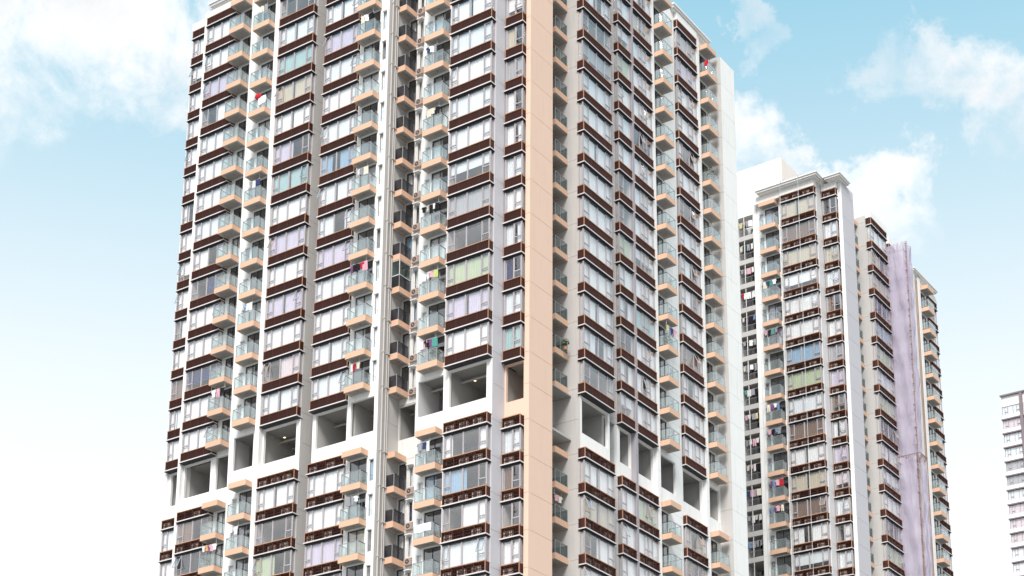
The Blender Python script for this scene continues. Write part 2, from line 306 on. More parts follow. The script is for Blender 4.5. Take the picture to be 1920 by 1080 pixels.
def bay_kit(w, d, secs, sides):
    """meshes of one kind of bay window; x along the wall, y inwards, z from the ledge top"""
    def f():
        K = {}
        b = MB(); t0, t1 = .18, .265                             # window frame
        xs = [.12] + [.12 + (w - .24) * s[0] for s in secs]
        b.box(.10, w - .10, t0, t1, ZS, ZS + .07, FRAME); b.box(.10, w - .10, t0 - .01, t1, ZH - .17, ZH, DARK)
        for i, x in enumerate(xs):
            hw = .055 if i in (0, len(xs) - 1) else (.06 if secs[i - 1][2:] == ('m',) else .03)
            b.box(x - hw, x + hw, t0 + .002, t1 - .002, ZS + .07, ZH - .17, FRAME)
        panes = []
        for i in range(len(secs)):
            x0, x1 = xs[i] + .05, xs[i + 1] - .05; z0, z1 = ZS + .07, ZH - .17; cx = (x0 + x1) / 2
            if secs[i][1] == 's':
                zt = z0 + .31 * (z1 - z0); b.box(x0 - .01, x1 + .01, t0 + .004, t1 - .004, zt - .025, zt + .025, FRAME)
                panes.append((pane_mesh(x1 - x0, z1 - zt - .03, True), (cx, .222, z1 - .002), 0, (x1 - x0) * (z1 - zt), True))
                panes.append((pane_mesh(x1 - x0, zt - z0 - .03, False), (cx, .222, zt - .027), 0, (x1 - x0) * (zt - z0), False))
            else: panes.append((pane_mesh(x1 - x0, z1 - z0, False), (cx, .222, z1), 0, (x1 - x0) * (z1 - z0), False))
        for sd in sides:                                          # glazed returns
            x = .165 if sd == 'l' else w - .165
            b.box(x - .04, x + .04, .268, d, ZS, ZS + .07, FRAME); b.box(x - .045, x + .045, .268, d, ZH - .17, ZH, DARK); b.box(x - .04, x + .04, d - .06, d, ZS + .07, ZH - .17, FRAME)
            panes.append((pane_mesh(round(d - .335, 3), ZH - .25 - ZS, False), (x, (.268 + d - .06) / 2, ZH - .175), math.pi / 2, .5, False))
        for sd in 'lr':
            if sd not in sides:
                x = .14 if sd == 'l' else w - .14
                b.box(x - .035, x + .035, .268, d, ZS, ZH, WHITE)
        K['frame'] = b.mesh('bay_window'); K['panes'] = panes
        b = MB(); b.box(0, w, 0, d + .1, -.10, 0, LEDGE, DARK); b.box(.03, w - .03, .035, d + .1, -.14, -.10, DARK); K['ledge'] = b.mesh('spandrel_band')  # underside and box below coloured near-black as the shadow under the ledge
        b = MB(); b.box(.09, w - .09, .13, d + .1, .0, .80, BROWN)
        n = int((w - .2) / .07)
        for i in range(n + 1):
            x = .10 + (w - .2) * i / n; b.box(x - .013, x + .013, .095, .13, .03, .80, BROWNL if i % 3 else BROWN)
        for i in range(int(w / .95) + 1):
            x = .09 + (w - .2) * i / max(1, int(w / .95)); b.box(x, x + .05, .085, .095, .0, .80, BROWNL)
        for x in (.085, w - .125): b.box(x, x + .04, .13, d + .08, 0, .80, BROWN)
        K['louvre'] = b.mesh('louvre_panel')
        b = MB(); b.box(.09, w - .09, .45, d + .1, .0, .80, BROWN)          # open variant: slots in front of the condensers
        n = int((w - .2) / .16)
        for i in range(n + 1):
            x = .10 + (w - .2) * i / n; b.box(x - .012, x + .012, .095, .13, .03, .80, BROWN)
        for i in range(int(w / 1.0) + 1):
            x = .085 + (w - .22) * i / max(1, int(w / 1.0)); b.box(x, x + .055, .08, .45, .0, .80, BROWNL)
        for z in (.0, .26, .52): b.box(.09, w - .09, .115, .135, z, z + .04, BROWN)
        K['louvre2'] = b.mesh('louvre_panel')
        b = MB(); b.box(.06, w - .06, .06, d + .1, .80, .86, COPPER); b.box(.06, .10, .075, .14, 0.0, .80, COPPER); b.box(w - .10, w - .06, .075, .14, 0.0, .80, COPPER); K['trim'] = b.mesh('trim')
        K['curtains'] = [[curtain_mesh(.24, w - .24, ZS + .04, ZH - .2, splits=(q_,)) for q_ in sp_] for sp_ in CSPLIT] + [[curtain_mesh(.24, w - .24, ZS + .04 + hh, ZH - .2, amp=.004)] for hh in (.55, .95)]
        K['room'] = room_mesh(.225, w - .225, .30, d + 2.4, .42, ZH - .03)
        return K
    return cached(('bay', round(w, 2), round(d, 2), secs, sides), f)
def ac_mesh():
    def f():
        b = MB(); b.box(0, .78, 0, .26, 0, .56, ACM); b.disc(.32, -.004, .28, .21, 'y', ACD); b.disc(.32, -.008, .28, .06, 'y', ACM)
        for a in range(3):
            z = .12 + a * .16; b.box(.60, .74, -.006, .0, z, z + .03, ACD)
        return b.mesh('air_conditioner')
    return cached('ac', f)

class Pool:
    """pieces of one kind on one thing: the 300 that show largest become objects, the rest one joined part"""
    def __init__(s, name, root, cap=300): s.name, s.root, s.cap, s.items = name, root, cap, []
    def put(s, me, parent, loc, rotz, area, tilt=0.0): s.items.append((me, parent, loc, rotz, area, tilt))
    def flush(s):
        sc = []
        for it in s.items:
            me, par, loc, rz, area, tilt = it
            w = s.root.location + par.location + Matrix.Rotation(par.rotation_euler[2], 3, 'Z') @ Vector(loc)
            x, y, dpt = project(w); inside = -5 < x < 1925 and -5 < y < 1110
            nrm = Matrix.Rotation(par.rotation_euler[2] + rz, 3, 'Z') @ Vector((0, -1, 0)); v = (Vector((0, 0, CAMZ)) - w).normalized()
            sc.append((area * abs(nrm.dot(v)) / (dpt * dpt) if inside else 0.0, it, w))
        sc.sort(key=lambda a: -a[0]); rest = MB()
        for i, (val, (me, par, loc, rz, area, tilt), w) in enumerate(sc):
            if i < s.cap:
                o = add(s.name, me, par, loc, rz)
                if tilt: o.rotation_euler = (tilt, 0, rz)
            else:
                T = Matrix.Translation(w - s.root.location) @ Matrix.Rotation(par.rotation_euler[2] + rz, 4, 'Z') @ Matrix.Rotation(tilt, 4, 'X')
                k = len(rest.v); rest.v += [tuple(T @ v.co) for v in me.vertices]
                for p in me.polygons: rest.f.append(tuple(k + j for j in p.vertices)); rest.m.append(rest.mi(me.materials[p.material_index]))
        if rest.v: tag(add(s.name, rest.mesh(s.name), s.root), kind='stuff')

CW = [('white', 60), ('cool', 18), ('grey', 4), ('lilac', 4), ('beige', 3), ('blue', 2), ('green', 1), ('brown', 1), ('pink', 1), ('teal', 2), ('navy', 1), ('dark', 1)]
CWB = [('white', 30), ('cool', 12), ('grey', 10), ('lilac', 4), ('beige', 12), ('blue', 4), ('green', 5), ('brown', 5), ('pink', 3), ('navy', 4), ('dark', 5)]
CNAMES, CWT = [a for a, b in CW], [b for a, b in CW]
def rnd_curtain(T): w = CWB if T.far else CW; return CURT[random.choices([a for a, b in w], [b for a, b in w])[0]]

# ------------------------------------------------------------------ a tower
class Tower:
    def __init__(s, root, ox, oy, kmin, far):
        s.root, s.ox, s.oy, s.kmin, s.far = root, ox, oy, kmin, far
        s.panes = Pool('pane', root); s.bglass = Pool('glass_panel', root); s.slots = {}
    def ks(s): return range(TOPK, s.kmin - 1, -1)
    def P(s, x, y, z): return Vector((x + s.ox, y + s.oy, z)) - s.root.location
    def place(s, name, me, x, y, z, rot, parent=None, mat=None): return add(name, me, parent or s.root, s.P(x, y, z), rot, mat)
    def bay(s, a0, a1, plane, right, secs, sides, d=.66, special=None):
        """a bay-window column; a0..a1 run along the wall, plane is the ledge front"""
        w = a1 - a0; K = bay_kit(round(w, 2), d, secs, sides); rot = math.pi / 2 if right else 0.0
        x, y = (plane, a0) if right else (a0, plane)
        for k in s.ks():
            z = lev(k); opened = s.far or k < 0
            band = s.place('spandrel_band', K['ledge'], x, y, z, rot)
            add('louvre_panel', K['louvre2'] if opened else K['louvre'], band); add('trim', K['trim'], band)
            if opened:
                n = max(1, int(w / 1.35))
                for i in range(n):
                    if random.random() < .9: add('air_conditioner', ac_mesh(), band, (.18 + (w - .3) * i / n + random.random() * .1, .17, .02))
            if k == TOPK:
                pb = MB(); pb.box(.02, w - .02, .04, d + .1, .86, 1.66, WHITE); s.place('parapet', pb.mesh('parapet'), x, y, z, rot)
            if k in (TOPK, -1): continue
            win = s.place('bay_window', K['frame'], x, y, z, rot)
            add('room', K['room'], win)
            r = random.random(); cm = None
            if special and k in special: cm, vi = CURT[special[k][0]], special[k][1]
            elif r < .95: cm, vi = rnd_curtain(s), random.choices(range(10), (44, 18, 14, 5, 7, 4, 4, 1, 5, 2))[0]
            for cv in (K['curtains'][vi] if cm else ()): add('curtain', cv, win, (0, .345, 0), 0, cm)
            for me, loc, rz, area, sash in K['panes']:
                tilt = -R(random.uniform(9, 24)) if sash and random.random() < .16 else 0.0
                s.panes.put(me, win, loc, rz, area, tilt)
    def strip(s, mat, a0, a1, plane, face, openings=(), zt=None, thick=.22, ks=None, name='wall_panel', refuge=(), kinds=(), solid_refuge=False):
        """storey-high wall panels. face 'L' looks to -Y, 'R' to +X, 'l' to -X. openings in metres from a0: (x0, x1, z0, z1)"""
        if face == 'L': a0, a1 = a0 + .003, a1 - .003
        w = a1 - a0; rot = {'L': 0.0, 'R': math.pi / 2, 'l': -math.pi / 2}[face]
        x, y = (a0, plane) if face == 'L' else ((plane, a0) if face == 'R' else (plane, a1))
        def pm(z0, z1, ops):
            b = MB(); xs = sorted({0., w, *[o[0] for o in ops], *[o[1] for o in ops]}); zs = sorted({z0, z1, *[o[2] for o in ops], *[o[3] for o in ops]})
            for i in range(len(xs) - 1):
                for j in range(len(zs) - 1):
                    cx, cz = (xs[i] + xs[i + 1]) / 2, (zs[j] + zs[j + 1]) / 2
                    if any(o[0] < cx < o[1] and o[2] < cz < o[3] for o in ops): continue
                    g0 = .014 if zs[j] == z0 else 0; g1 = .014 if zs[j + 1] == z1 else 0
                    b.box(xs[i], xs[i + 1], 0, .03, zs[j] + g0, zs[j + 1] - g1, mat); b.box(xs[i], xs[i + 1], .03, thick, zs[j], zs[j + 1], mat)
            return b.mesh(name)
        key = ('strip', mat.name, round(w, 3), thick, tuple(openings)); std = cached(key, lambda: pm(.48, 3.48, openings))
        objs = {}
        for k in (ks or s.ks()):
            if k == TOPK: continue
            if k == -1: continue
            objs[k] = s.place(name, std, x, y, lev(k), rot)
        if refuge or solid_refuge:                                # the two pieces above and below the refuge openings
            lo, hi = lev(-1) - H0 + .48, .48
            ops = [(a - a0, b_ - a0, -3.35, -.30) for a, b_ in refuge]
            if solid_refuge: s.place(name, pm(lo, -2.2, ()), x, y, H0, rot); s.place(name, pm(-2.2, hi, ()), x, y, H0, rot)
            else: s.place(name, pm(lo, hi, ops), x, y, H0, rot)
        if zt is not None: s.place('parapet', pm(.48, zt, ()), x, y, lev(TOPK), rot)
        for k, o in objs.items():
            for (x0, x1, z0, z1, kind) in kinds:
                s.flat_window(o, x0, x1, z0, z1, kind)
        return objs
    def flat_window(s, par, x0, x1, z0, z1, kind):
        w, h = x1 - x0, z1 - z0; n = 2 if w > .9 else 1
        def f():
            b = MB(); t = .05; fm = DARK if kind == 'door' else FRAMEW
            b.box(0, w, .06, .14, 0, t, fm); b.box(0, w, .06, .14, h - t, h, fm)
            for i in range(n + 1):
                x = min(max(w * i / n - t / 2, 0), w - t); b.box(x, x + t, .062, .138, t, h - t, fm)
            return (b.mesh('balcony_door' if kind == 'door' else 'window'), room_mesh(-.1, w + .1, .23, 2.3, -.05, h + .05, ROOMSH if kind == 'door' else None),
                    curtain_mesh(.04, w - .04, .05, h - .05, splits=((0, .55),)), curtain_mesh(.04, w - .04, .05, h - .05))
        fr, rm, c1, c2 = cached(('flat', round(w, 3), round(h, 3), kind), f)
        # a window is a part of the tower, like the panel it sits in
        wo = add('balcony_door' if kind == 'door' else 'window', fr, s.root, par.location + Matrix.Rotation(par.rotation_euler[2], 3, 'Z') @ Vector((x0, 0, z0)), par.rotation_euler[2])
        add('room', rm, wo)
        if random.random() < (.3 if kind == 'door' else .85): add('curtain', random.choice((c1, c2)), wo, (0, .26, 0), 0, rnd_curtain(s))
        for i in range(n):
            pw = w / n - .05; s.panes.put(pane_mesh(round(pw, 3), round(h - .1, 3), False), wo, (w * (i + .5) / n, .10, h - .05), 0, pw * h)
    def balcony(s, a0, a1, plane, dep, right, gl, sides='lr', doorz=None):
        w = a1 - a0; rot = math.pi / 2 if right else 0.0; x, y = (plane, a0) if right else (a0, plane)
        def f():
            b = MB(); zb, zt, e = .20, .70, .13
            b.box(0, w, 0, e, zb, zt, ORANGE, SOFFIT); b.box(0, e, e, dep, zb, zt, ORANGE, SOFFIT); b.box(w - e, w, e, dep, zb, zt, ORANGE, SOFFIT); b.box(e, w - e, e, dep, zb + .05, zt - .01, SOFFIT)
            if dep > .7: b.box(e + .14, w - e - .14, e + .12, dep - .12, zb + .035, zb + .05, SOFFIT2); b.disc(w * .55, dep * .5, zb + .03, .055, 'z', DARK, 10)
            r = MB(); z1 = 1.74
            r.box(.03, w - .03, .03, .075, z1, z1 + .045, RAIL); r.box(.03, w - .03, .035, .07, zt, zt + .06, RAIL)
            for px in (.03, w - .075): r.box(px, px + .045, .03, .075, zt + .06, z1, RAIL)
            fr = []
            if w > 1.2: r.box(w * .42, w * .42 + .04, .032, .073, zt + .06, z1, RAIL); fr = [(.075, w * .42), (w * .42 + .04, w - .075)]
            else: fr = [(.075, w - .075)]
            for sd in sides:
                px = .03 if sd == 'l' else w - .075
                r.box(px, px + .045, .075, dep, z1, z1 + .045, DARK); r.box(px, px + .04, .075, dep, zt, zt + .06, DARK); r.box(px, px + .045, dep - .045, dep, zt + .06, z1, RAIL)
            def gp(ww):
                q = MB(); q.box(-ww / 2, ww / 2, -.008, .008, 0, z1 - zt - .07, gl); return q.mesh('glass_panel')
            gs = [(gp(q1 - q0), ((q0 + q1) / 2, .052, zt + .065), 0, q1 - q0) for q0, q1 in fr]
            sm = gp(dep - .13)
            gs += [(sm, (.052 if sd == 'l' else w - .052, dep / 2 + .02, zt + .065), math.pi / 2, dep) for sd in sides]
            return b.mesh('balcony'), r.mesh('railing'), gs
        sl_, rl, gs = cached(('balc', round(w, 3), round(dep, 3), gl.name, sides), f)
        res = {}
        for k in s.ks():
            o = s.place('balcony', sl_, x, y, lev(k), rot); res[k] = o
            if k in (TOPK, -1): continue
            add('railing', rl, o)
            for me, loc, rz, ww in gs: s.bglass.put(me, o, loc, rz, ww)
        return res
    def block(s, name, x0, x1, y0, y1, z0, z1, mat, kind=None):
        b = MB(); b.box(x0, x1, y0, y1, z0, z1, mat); o = add(name, b.mesh(name), s.root, s.P(0, 0, 0)); return o
    def cornice(s, pts, zt=2.1, h=.36, over=.28):
        """moulded cornice along outer polyline pts (plan), body inside to the left of travel"""
        z = lev(TOPK)
        for (x0, x1, y0, y1) in pts:
            b = MB(); b.box(x0, x1, y0, y1, z + zt - .14, z + zt, WHITE); i = .14
            b.box(x0 + i, x1 - i, y0 + i, y1 - i, z + zt - h, z + zt - .141, WHITE, BEIGE); b.box(x0 + .3, x1 - .3, y0 + .3, y1 - .3, z + zt - h - .13, z + zt - h - .001, WHITE)
            add('cornice', b.mesh('cornice'), s.root, s.P(0, 0, 0))
    def done(s): s.panes.flush(); s.bglass.flush()

SEC_G = ((.16, 's'), (.45, 'f', 'm'), (.82, 'f'), (1.0, 's'))
SEC_C = ((.17, 's'), (.46, 'f', 'm'), (.82, 'f'), (1.0, 's'))
SEC_A = ((.38, 's'), (1.0, 'f'))
SEC_B = ((.20, 's'), (.50, 'f', 'm'), (.78, 'f'), (1.0, 's'))
SEC_H = ((.55, 'f', 'm'), (1.0, 's'))
SEC_I = ((.20, 's'), (.50, 'f', 'm'), (.80, 'f'), (1.0, 's'))
SEC_J = ((.38, 's'), (1.0, 'f'))
SEC_K = ((.32, 'f'), (.52, 's', 'm'), (.72, 's'), (1.0, 'f'))
SEC_L = ((.20, 's'), (.56, 'f', 'm'), (.78, 's'), (1.0, 'f'))
DZ0, DZ1 = .76, 3.12

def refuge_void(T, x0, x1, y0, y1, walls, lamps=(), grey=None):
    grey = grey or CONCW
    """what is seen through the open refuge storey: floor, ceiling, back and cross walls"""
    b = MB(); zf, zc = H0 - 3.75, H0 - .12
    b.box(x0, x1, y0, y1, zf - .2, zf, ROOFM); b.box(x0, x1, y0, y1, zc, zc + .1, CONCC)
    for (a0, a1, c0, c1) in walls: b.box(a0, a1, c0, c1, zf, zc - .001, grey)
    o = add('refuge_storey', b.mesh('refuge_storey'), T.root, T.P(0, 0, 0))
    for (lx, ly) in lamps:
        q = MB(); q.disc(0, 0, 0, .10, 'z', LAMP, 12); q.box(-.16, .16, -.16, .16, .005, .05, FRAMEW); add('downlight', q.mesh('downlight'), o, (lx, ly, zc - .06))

# ---- ground
g = MB(); g.quad((-3000, -3000, 0), (3000, -3000, 0), (3000, 3000, 0), (-3000, 3000, 0), CONC)
tag(add('ground', g.mesh('ground')), kind='structure')

def build_shared(T, wall_fin, wall_h, flank_g):
    """corner half of the plan that both towers show: F2, G, H, fin, notch, I"""
    T.strip(PALE, 100.87, 103.6, -79.8, 'l', ks=T.ks(), solid_refuge=True, zt=1.6)
    T.strip(WHITE, -79.8, -76.6, 100.85, 'L', [(.35, .85, 1.05, 2.75), (1.05, 2.75, DZ0, DZ1)], zt=1.72, refuge=[(-79.67, -77.1)],
            kinds=[(.35, .85, 1.05, 2.75, 'window'), (1.05, 2.75, DZ0, DZ1, 'door')])
    T.balcony(-79.1, -77.1, 99.95, .9, False, BGLASS)
    T.block('parapet', -79.78, -76.62, 100.2, 100.84, lev(TOPK) + .78, lev(TOPK) + 1.66, WHITE)
    T.bay(-76.6, -72.3, 100.1, False, SEC_G, 'r', special=None if T.far else {1: ('lilac', 2), 5: ('cool', 9), -2: ('white', 7), -3: ('blue', 6), -4: ('white', 5)})
    T.strip(flank_g, 100.775, 102.4, -72.3, 'R', solid_refuge=True, zt=1.72)
    T.bay(-72.28, -70.44, 101.87, False, SEC_H, 'r', d=.53, special=None if T.far else {2: ('navy', 6), -3: ('brown', 6), 9: ('beige', 6)})
    T.strip(wall_h, -70.44, -70.0, 102.4, 'L', solid_refuge=True, zt=1.72)
    T.strip(wall_fin, 102.43, 105.65, -70.0, 'R', solid_refuge=True, zt=1.72)
    T.block('wall', -73, -70.225, 105.42, 105.65, H0 - 40, lev(TOPK) + 1.7, wall_h)
    T.strip(PALE, 105.65, 110.25, -73, 'R', [(3.0, 4.3, DZ0, DZ1)], refuge=[(106.2, 110.0)], kinds=[(3.0, 4.3, DZ0, DZ1, 'door')], zt=1.35)
    T.balcony(108.36, 110.24, -71.51, 1.46, True, BGREY)
    T.strip(GREY, -73, -70.36, 110.25, 'L', solid_refuge=True, zt=1.35)
    T.bay(110.1, 114.8, -69.75, True, SEC_I, 'lr', special=None if T.far else {-2: ('white', 2), -3: ('beige', 2)})
    # refuge wall fronts under the bays of this half
    lo, hi = lev(-1) - H0 + .86, -.16
    def front(mat, a0, a1, plane, right, op):
        b = MB(); w = a1 - a0; o0, o1 = op[0] - a0, op[1] - a0
        for (p, q, z0, z1) in ((0, w, lo, -3.35), (0, w, -.30, hi), (0, o0, -3.35, -.30), (o1, w, -3.35, -.30)): b.box(p, q, 0, .25, z0, z1, mat)
        T.place('wall_panel', b.mesh('wall_panel'), plane if right else a0, a0 if right else plane, H0, math.pi / 2 if right else 0)
    T.front = front
    front(WHITE, -76.6, -72.305, 100.72, False, (-76.42, -72.83)); front(wall_h, -72.295, -70.44, 102.4, False, (-72.15, -70.5)); front(WHITE, 110.26, 114.8, -70.36, True, (110.53, 114.5))

# ================================================================== nearest tower
tA = thing('apartment_tower', 'nearest cream and brown apartment tower with peach corner wall and orange balconies', 'apartment building', (-90, 120, 0))
A = Tower(tA, 0.0, 0.0, -6, False)
# left facade, from its far end
A.strip(WHITE, 103.62, 138, -110.75, 'l', zt=1.5, solid_refuge=True)
A.bay(-110.6, -108.65, 103.3, False, SEC_A, 'l')
A.strip(WHITE, -108.3, -107.95, 102.78, 'L', thick=1.3, zt=1.6, solid_refuge=True)
A.bay(-108.0, -104.0, 102.6, False, SEC_B, '', special={-2: ('brown', 6), -3: ('dark', 0)})
A.strip(WHITE, -104.0, -100.2, 103.25, 'L', [(.45, 1.75, DZ0, DZ1)], zt=1.6, refuge=[(-104.2 + .25, -102.0)], kinds=[(.45, 1.75, DZ0, DZ1, 'door')])
A.balcony(-104.15, -102.3, 101.95, 1.29, False, BGLASS)
A.strip(PALE, 100.92, 103.2, -100.2, 'l', zt=1.6, solid_refuge=True)
A.strip(WHITE, -100.2, -97.0, 100.9, 'L', [(.65, 1.25, 1.05, 2.75), (1.5, 3.05, DZ0, DZ1)], zt=1.72, refuge=[(-99.65, -97.35)],
        kinds=[(.65, 1.25, 1.05, 2.75, 'window'), (1.5, 3.05, DZ0, DZ1, 'door')])
A.balcony(-99.0, -97.0, 99.84, 1.06, False, BGLASS)
A.strip(WHITE, -97.0, -96.5, 100.66, 'L', thick=.7, zt=1.72, solid_refuge=True)
A.bay(-96.5, -92.25, 100.57, False, SEC_C, 'r', special={5: ('lilac', 0), 3: ('lilac', 2), 8: ('lilac', 6)})
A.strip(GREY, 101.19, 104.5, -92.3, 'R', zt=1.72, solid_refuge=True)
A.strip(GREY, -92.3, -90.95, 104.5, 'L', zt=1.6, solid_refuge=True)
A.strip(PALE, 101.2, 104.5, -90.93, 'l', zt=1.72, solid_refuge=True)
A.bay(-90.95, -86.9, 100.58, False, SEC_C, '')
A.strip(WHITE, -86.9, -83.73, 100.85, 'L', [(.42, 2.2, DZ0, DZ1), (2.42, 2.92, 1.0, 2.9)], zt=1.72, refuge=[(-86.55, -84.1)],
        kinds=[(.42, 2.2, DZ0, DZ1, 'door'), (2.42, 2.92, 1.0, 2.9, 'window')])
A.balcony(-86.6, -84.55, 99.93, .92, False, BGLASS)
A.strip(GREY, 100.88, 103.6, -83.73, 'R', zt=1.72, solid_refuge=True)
A.strip(STAIN, -83.73, -79.8, 103.6, 'L', [(.15, .95, DZ0, DZ1), (1.2, 1.62, 1.0, 2.75)], zt=1.6, refuge=[(-83.69, -82.05)],
        kinds=[(.15, .95, DZ0, DZ1, 'door'), (1.2, 1.62, 1.0, 2.75, 'window')])
dk = A.balcony(-83.72, -82.83, 102.08, 1.5, False, BDARK, sides='r')
b = MB(); ww, dd = .89, 1.5
for (x0, x1, y0, y1, z0, z1) in ((.03, .075, .03, .075, 1.785, 3.2), (ww - .075, ww - .03, .03, .075, 1.785, 3.2), (ww - .075, ww - .03, dd - .05, dd, 1.785, 3.2), (.075, ww - .075, .03, .075, 3.12, 3.2), (ww - .075, ww - .03, .075, dd - .05, 3.12, 3.2), (.075, ww - .075, .03, .075, 1.785, 1.84), (ww - .075, ww - .03, .075, dd - .05, 1.785, 1.84)):
    b.box(x0, x1, y0, y1, z0, z1, FRAMEW)
b.box(.075, ww - .075, .05, .06, 1.84, 3.12, BGREY); b.box(ww - .06, ww - .05, .075, dd - .05, 1.84, 3.12, BGREY)
add('glazed_screen', b.mesh('glazed_screen'), dk[3])
# drain pipes on the shaded return of the left facade
for yy, rr in ((101.25, .075), (101.75, .055), (101.98, .055)):
    b = MB(); b.tube((0, 0, 0), (0, 0, lev(TOPK) + 1 - (H0 - 26)), rr, PIPE, 8)
    pz = A.place('drain_pipe', b.mesh('drain_pipe'), -83.73 + rr + .03, yy, H0 - 26, 0)
    for k in A.ks():
        q = MB(); q.box(-.04 - rr, .11, -.1, .1, 0, .07, PIPE); add('pipe_clip', cached(('clip', rr), lambda: q.mesh('pipe_clip')), pz, (0, 0, lev(k) + .6 - (H0 - 26)))
# hoods over the small windows of the recess and beside the balconies
hood = MB(); hood.box(0, .62, -.32, 0, 0, .07, WHITE)
hm = hood.mesh('window_hood')
for k in A.ks():
    if k in (TOPK, -1): continue
    A.place('window_hood', hm, -82.63, 103.6, lev(k) + 2.8, 0)
    A.place('air_conditioner', ac_mesh(), -82.6, 103.30, lev(k) + .25, 0)
build_shared(A, PEACH, PEACH, LILAC)
A.strip(PALE, 114.8, 117.0, -73, 'R', zt=1.6, solid_refuge=True)
A.strip(PALE, -73, -71.0, 116.98, 'L', zt=1.6, solid_refuge=True)
A.bay(116.95, 119.3, -70.43, True, SEC_J, 'l', d=.57)
A.strip(PIERM, 119.3, 119.62, -70.5, 'R', thick=.7, zt=1.72, solid_refuge=True)
A.bay(119.62, 123.1, -70.43, True, SEC_K, '', d=.57)
A.strip(WHITE, 123.1, 123.65, -70.62, 'R', thick=.6, zt=1.72, solid_refuge=True)
A.strip(WHITE, 123.65, 128.05, -70.95, 'R', [(.15, 1.75, DZ0, DZ1), (2.5, 3.2, 1.2, 2.7)], zt=1.72, refuge=[(124.25, 126.8)], kinds=[(.15, 1.75, DZ0, DZ1, 'door'), (2.5, 3.2, 1.2, 2.7, 'window')])
A.balcony(123.76, 125.56, -69.71, 1.23, True, BGLASS)
A.bay(128.05, 132.0, -70.53, True, SEC_L, 'l', d=.5, special={-2: ('beige', 3), -3: ('brown', 4)})
A.strip(WHITE, 132.0, 132.6, -70.68, 'R', thick=.6, zt=1.72, solid_refuge=True)
A.strip(WHITE, 132.6, 135.2, -70.95, 'R', [(.3, 1.75, DZ0, DZ1)], zt=1.72, refuge=[(132.95, 135.0)], kinds=[(.3, 1.75, DZ0, DZ1, 'door')])
A.balcony(132.8, 134.7, -69.9, 1.04, True, BGLASS)
A.strip(GREY, -70.95, -69.75, 135.2, 'L', ks=range(14, -7, -1), solid_refuge=True)
A.strip(WHITE, 135.23, 138.1, -69.75, 'R', ks=range(14, -7, -1), solid_refuge=True)
A.block('wall', -72, -69.98, 135.43, 138.1, H0 - 40, H0 + 44.2, WHITE)
f_ = A.front
f_(WHITE, -110.6, -108.3, 103.9, False, (-110.2, -109.0)); f_(WHITE, -107.95, -104.0, 103.2, False, (-107.8, -104.6)); f_(WHITE, -96.5, -92.305, 101.17, False, (-96.4, -92.75))
f_(WHITE, -90.95, -86.9, 101.18, False, (-90.58, -87.25)); f_(WHITE, 116.97, 119.3, -71.0, True, (117.45, 119.2)); f_(WHITE, 119.62, 123.1, -71.0, True, (120.5, 123.0)); f_(WHITE, 128.05, 132.0, -71.03, True, (128.3, 131.8))
# body of the tower behind the rooms, above and below the refuge storey
A.block('core', -110.4, -74.2, 107.2, 138.0, H0 - .02, lev(TOPK) + 1.3, ROOFM); A.block('core', -110.4, -74.2, 107.2, 138.0, 20, H0 - 4.0, ROOFM)
A.block('core', -100, -80, 113, 132, H0 - 4.0, H0 - .02, GREY)
A.block('roof', -110.5, -71.2, 103.4, 138.0, lev(TOPK) + 1.0, lev(TOPK) + 1.25, ROOFM)
A.block('base', -110.6, -71.1, 104.0, 138.0, 0, lev(-6) - .2, WHITE)
LW = [(-108.2, -108.0, 103.2, 112), (-104.5, -104.1, 103.5, 112), (-100.4, -100.2, 103.3, 112), (-97.3, -96.8, 101.4, 112), (-92.62, -92.4, 101.5, 112), (-90.9, -90.6, 101.5, 112), (-87.2, -86.6, 101.5, 112),
      (-84.1, -83.75, 101.5, 112), (-80.0, -79.83, 101.5, 112), (-77.1, -76.65, 101.5, 112), (-72.8, -72.5, 101.5, 106), (-110.3, -80, 112.4, 112.6), (-80, -75.2, 109.4, 109.6),
      (-75.2, -73.3, 104.5, 104.7), (-78, -71, 114.6, 114.9), (-78, -71.3, 116.99, 117.2), (-78, -71.3, 119.4, 119.6), (-78, -71.3, 123.2, 123.6), (-78, -71.3, 127.3, 127.9), (-78, -71.3, 132.2, 132.6), (-78, -71.2, 135.0, 135.2), (-78.2, -78, 108, 136)]
def lamp_at(px, py):
    d = ray(px, py); t = (H0 - .18 - CAMZ) / d.z; return (d.x * t, d.y * t)
refuge_void(A, -110.4, -71.2, 104.0, 137.5, LW, [lamp_at(890.7, 714), lamp_at(533.5, 820.5), lamp_at(1211, 862), lamp_at(1290, 916)])
for (p, q) in (((-100, 103.6), (-80, 103.6)), ((-100, 105.2), (-80, 105.2)), ((-79.6, 102.6), (-73, 102.6)), ((-73.4, 111), (-73.4, 135)), ((-74.4, 111), (-74.4, 135))):
    b = MB(); b.tube((p[0], p[1], H0 - .45), (q[0], q[1], H0 - .45), .09, PIPE, 8); add('service_pipe', b.mesh('service_pipe'), tA, A.P(0, 0, 0))
for (x, y) in ((-94.5, 107.5), (-89.3, 107), (-85.6, 106.5), (-78.6, 105), (-75, 106), (-106.5, 108)):
    b = MB(); b.box(0, .95, 0, .08, 0, 2.1, DARK); b.box(-.08, 1.03, .02, .2, 0, 2.2, CONCW); b.box(-.6, 1.6, .2, .35, 0, 3.5, CONCW); A.place('service_door', b.mesh('service_door'), x, y, H0 - 3.75, 0)
